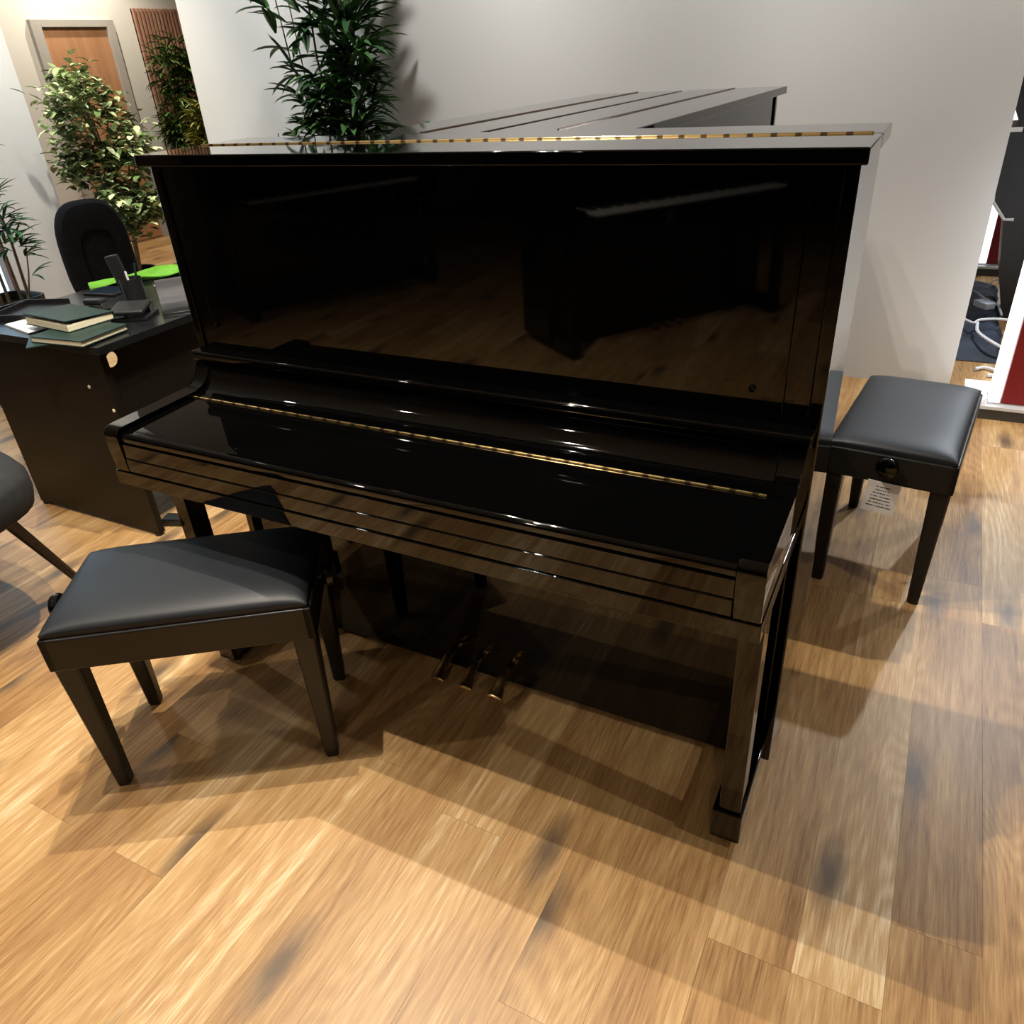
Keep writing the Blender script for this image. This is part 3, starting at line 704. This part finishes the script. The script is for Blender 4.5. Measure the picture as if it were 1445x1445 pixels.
# planter of bamboo by the window
PXW = -3.42
def planter_plant():
    rnd = random.Random(4)
    t = thing('planter_bamboo', 'fresh green bamboo canes in a black planter by the window at the left edge', 'plant', (PXW, 1.04, 0))
    def tr_(bm):
        z0 = .515
        loft(bm, [superell(.14, .18, 5, 32, 0), superell(.155, .20, 5, 32, z0), superell(.143, .188, 5, 32, z0), superell(.138, .18, 5, 32, z0-.05)])
    one('planter', plastic, tr_, t)
    one('soil', soil, lambda bm: loft(bm, [superell(.136, .178, 5, 32, .462), superell(.136, .178, 5, 32, .47)]), t)
    bm = bmesh.new(); lay = bm.loops.layers.float_color.new('tone')
    for k in range(7):
        y = -.15+k*.05; x = rnd.uniform(-.05, .07); top = rnd.uniform(1.1, 1.7)
        path = [Vector((x, y, .46)), Vector((x+rnd.uniform(-.02, .02), y+.01, .8)), Vector((x+rnd.uniform(-.04, .06), y+rnd.uniform(-.02, .06), top))]
        one('stem', canebrown, lambda b: tube(b, path, [.009, .007, .004], 7), t)
        for q_ in range(24):
            s = rnd.uniform(.55, 2); i = min(int(s), 1); q = path[i].lerp(path[i+1], s-i)
            if q.z < .74: continue
            a = rnd.random()*2*math.pi; d = Vector((math.cos(a), math.sin(a)*.8, rnd.uniform(0, .8)))
            for c in range(3):
                leafset(bm, lay, q+d*.03, d+Vector((rnd.uniform(-.5, .5), rnd.uniform(-.5, .5), rnd.uniform(-.3, .3))), rnd.uniform(.10, .17), .018, rnd.uniform(.3, 1), rnd.betavariate(1.5, 2))
    # a low side shoot leaning out to the right
    path = [Vector((.05, .13, .46)), Vector((.05, .19, .62)), Vector((.06, .22, .75))]
    one('stem', canebrown, lambda b: tube(b, path, [.005, .004, .003], 6), t)
    for z, n_ in ((.60, 3), (.70, 7), (.75, 6)):
        for c in range(n_):
            a = rnd.uniform(-.3, 1.9); leafset(bm, lay, (.055, .20, z), (math.cos(a)*.6, math.sin(a), rnd.uniform(-.1, .8)), rnd.uniform(.09, .14), .02, .8, rnd.random()*.7)
    finish(bm, 'foliage', leaf_fresh, t)
planter_plant()
def ficus():
    rnd = random.Random(17)
    t = thing('ficus_tree', 'variegated light green ficus tree in front of the orange door', 'plant', (-3.74, 2.15, 0))
    pot_part(t, .12, .15, .26, plastic)
    bm = bmesh.new(); lay = bm.loops.layers.float_color.new('tone')
    trunk = [Vector(q) for q in ((0, 0, .23), (.03, .03, .6), (.0, .03, .95), (-.02, .0, 1.3), (.0, .02, 1.5))]
    one('trunk', bark, lambda b: tube(b, trunk, [.016, .014, .011, .008, .005], 8), t)
    tips = []
    # branch ends read off the crown: y across, z up
    for y, z in ((-.27, 1.42), (-.20, 1.50), (-.05, 1.55), (.06, 1.60), (.10, 1.45), (.20, 1.40), (-.29, 1.28), (-.15, 1.3), (0, 1.35), (.30, 1.28), (.33, 1.17), (.12, 1.22), (-.25, 1.12), (-.12, 1.1), (.0, 1.12), (.15, 1.08), (.24, 1.10),
                 (-.20, .98), (-.08, .96), (.06, .94), (.18, .95), (-.14, .86), (-.02, .84), (.1, .86), (.22, .84), (.33, .82), (.42, .78), (.36, .72), (-.1, .76), (.02, .74), (.14, .76), (.27, .74), (-.05, .68), (.05, .66), (.46, .70)):
        x = rnd.uniform(-.14, .2); i = rnd.choice([1, 2, 2, 3]); b0 = trunk[min(i, 3)]
        while b0.z > z and i > 1: i -= 1; b0 = trunk[i]
        e = Vector((x, y, z)); mid = b0.lerp(e, .55)+Vector((0, 0, .05))
        one('branch', bark, lambda b: tube(b, [b0, mid, e], [.005, .004, .002], 6), t)
        tips.append((b0, mid, e))
    for b0, mid, e in tips:
        for k in range(72):
            q = mid.lerp(e, rnd.uniform(.15, 1.0))+Vector((rnd.gauss(0, .045), rnd.gauss(0, .045), rnd.gauss(0, .04)))
            a = rnd.random()*2*math.pi
            leafset(bm, lay, q, (math.cos(a), math.sin(a), rnd.uniform(-.6, .7)), rnd.uniform(.055, .085), rnd.uniform(.032, .044), rnd.uniform(.2, .9), rnd.betavariate(.9, 1.5), .15, 4)
    finish(bm, 'foliage', leaf_vari, t)
ficus()

# ------------------------------------------------------------------ demonstration room on the right
pf = thing('display_platform', 'low pale grey display platform with a dark edge at the right, nearer one', 'platform', (0, 0, 0), 0, 'low display platforms')
bx('platform_top', plinth, pf, 1.10, 3.4, 2.30, 2.61, .045, .06, bev=.002)
bx('platform_edge', plinth_edge, pf, 1.105, 3.395, 2.305, 2.605, 0, .045, bev=.001)
dup(pf, 'low pale grey display platform further back in the bright room', (.04, 2.50, 0), 0, 'low display platforms')
ds = thing('display_stand', 'dark red display stand with glowing white edge on the nearer platform', 'display stand', (1.285, 2.42, .06), 0, 'red display stands')
bx('red_panel', red, ds, -.050, .055, -.075, -.03, 0, .95, bev=.002)
bx('lit_panel', led, ds, -.098, .15, -.03, -.012, 0, .95, bev=.001)
bx('foot', steel, ds, -.098, .15, -.085, .03, 0, .006, bev=.001)
dup(ds, 'dark red display stand with white edge on the further platform', (1.245, 4.95, .06), 0, 'red display stands')
dp = thing('digital_piano', 'black digital piano seen end on at the right edge behind the wall corner', 'piano', (1.09, 3.75, 0))
ce = [(0.0, .68), (.03, .60), (.10, .55), (.12, .55), (.12, 1.0), (.02, 1.0), (0, .985)]
# built from (x,z) profiles pushed along y
def xz(bm, prof, y0, y1):
    a = [bm.verts.new((x, y0, z)) for x, z in prof]; b = [bm.verts.new((x, y1, z)) for x, z in prof]
    bm.faces.new(a); bm.faces.new(b[::-1])
    for i in range(len(prof)): bm.faces.new((a[i], b[i], b[(i+1) % len(prof)], a[(i+1) % len(prof)]))
one('key_bed', satin, lambda bm: xz(bm, [(0, .66), (.006, .63), (.075, .545), (.50, .545), (.50, .98), (.0, .965)], 0, .42), dp)
one('keys', keywhite, lambda bm: xz(bm, [(.0, .967), (.06, .968), (.06, .99), (0, .988)], .01, .41), dp)
one('key_cheek', cablewhite, lambda bm: tube(bm, [(0, -.004, .67), (.006, -.004, .635), (.075, -.004, .548), (.12, -.004, .548)], .008, 6), dp)
one('top_panel', satin, lambda bm: xz(bm, [(-.005, 1.10), (.06, .97), (.50, .97), (.50, 1.32), (.0, 1.32)], .02, .40), dp)
one('stand_panel', satin, lambda bm: xz(bm, [(.075, .545), (.50, .545), (.50, 0), (.19, 0), (.12, .25)], .03, .38), dp)

def cover(bm):
    rnd = random.Random(2); N, M_ = 12, 50; g = []
    import mathutils
    for i in range(N+1):
        row = []
        for j in range(M_+1):
            u, v = i/N, j/M_; x = .98+.285*u; y = 3.03+1.5*v
            e = min(1, 10*min(u, 1-u, v, 1-v))
            z = .004+e*(.03+.05*abs(mathutils.noise.noise(Vector((x*4, y*3, 0))))+.03*abs(mathutils.noise.noise(Vector((x*11, y*9, 3)))))
            row.append(bm.verts.new((x+.02*mathutils.noise.noise(Vector((x*9, y*9, 7))), y, z)))
        g.append(row)
    for i in range(N):
        for j in range(M_): bm.faces.new((g[i][j], g[i+1][j], g[i+1][j+1], g[i][j+1]))
tag(one('fabric_cover', navy, cover), 'crumpled navy black padded cover on the floor behind the wall corner', 'cover')
def cable(label, pts, r, m_, group='cables on the fabric cover'):
    pts = [Vector(p) for p in pts]; out = []
    for i in range(len(pts)-1):
        p0, p1, p2, p3 = pts[max(i-1, 0)], pts[i], pts[i+1], pts[min(i+2, len(pts)-1)]
        for k in range(6):
            t = k/6; out.append(.5*((2*p1)+(-p0+p2)*t+(2*p0-5*p1+4*p2-p3)*t*t+(-p0+3*p1-3*p2+p3)*t**3))
    out.append(pts[-1])
    tag(one('cable', m_, lambda bm: tube(bm, out, r, 6)), label, 'cable', group)
cable('white cable curving across the front of the crumpled cover', [(1.06, 3.45, .10), (1.12, 3.36, .10), (1.15, 3.42, .10), (1.24, 3.46, .10), (1.36, 3.43, .10)], .007, cablewhite)
cable('white cable looping down onto the floor in front of the cover', [(1.14, 3.36, .10), (1.14, 3.22, .10), (1.18, 3.14, .09), (1.25, 3.08, .07), (1.31, 3.05, .05)], .008, cablewhite)
cable('short white coiled cable end on the floor by the plinth', [(1.15, 2.90, .01), (1.19, 2.93, .012), (1.235, 2.90, .012), (1.23, 2.84, .01), (1.20, 2.82, .01)], .009, cablewhite)
cable('grey cable running back over the crumpled cover', [(1.08, 4.0, .11), (1.12, 3.92, .12), (1.16, 3.8, .12), (1.23, 3.68, .115), (1.25, 3.5, .11)], .006, cablegrey)
cable('thin black cable trailing from the further platform', [(1.30, 4.78, .03), (1.28, 4.6, .03), (1.22, 4.2, .12), (1.18, 4.0, .12)], .004, plastic)
o = tag(bx('power_adapter', cablegrey, None, -.05, .05, -.03, .03, 0, .035, bev=.006, seg=3), 'grey power adapter lying among cables on the crumpled cover', 'adapter'); o.location = (1.165, 3.62, .112); o.rotation_euler = (0, 0, R(-50))
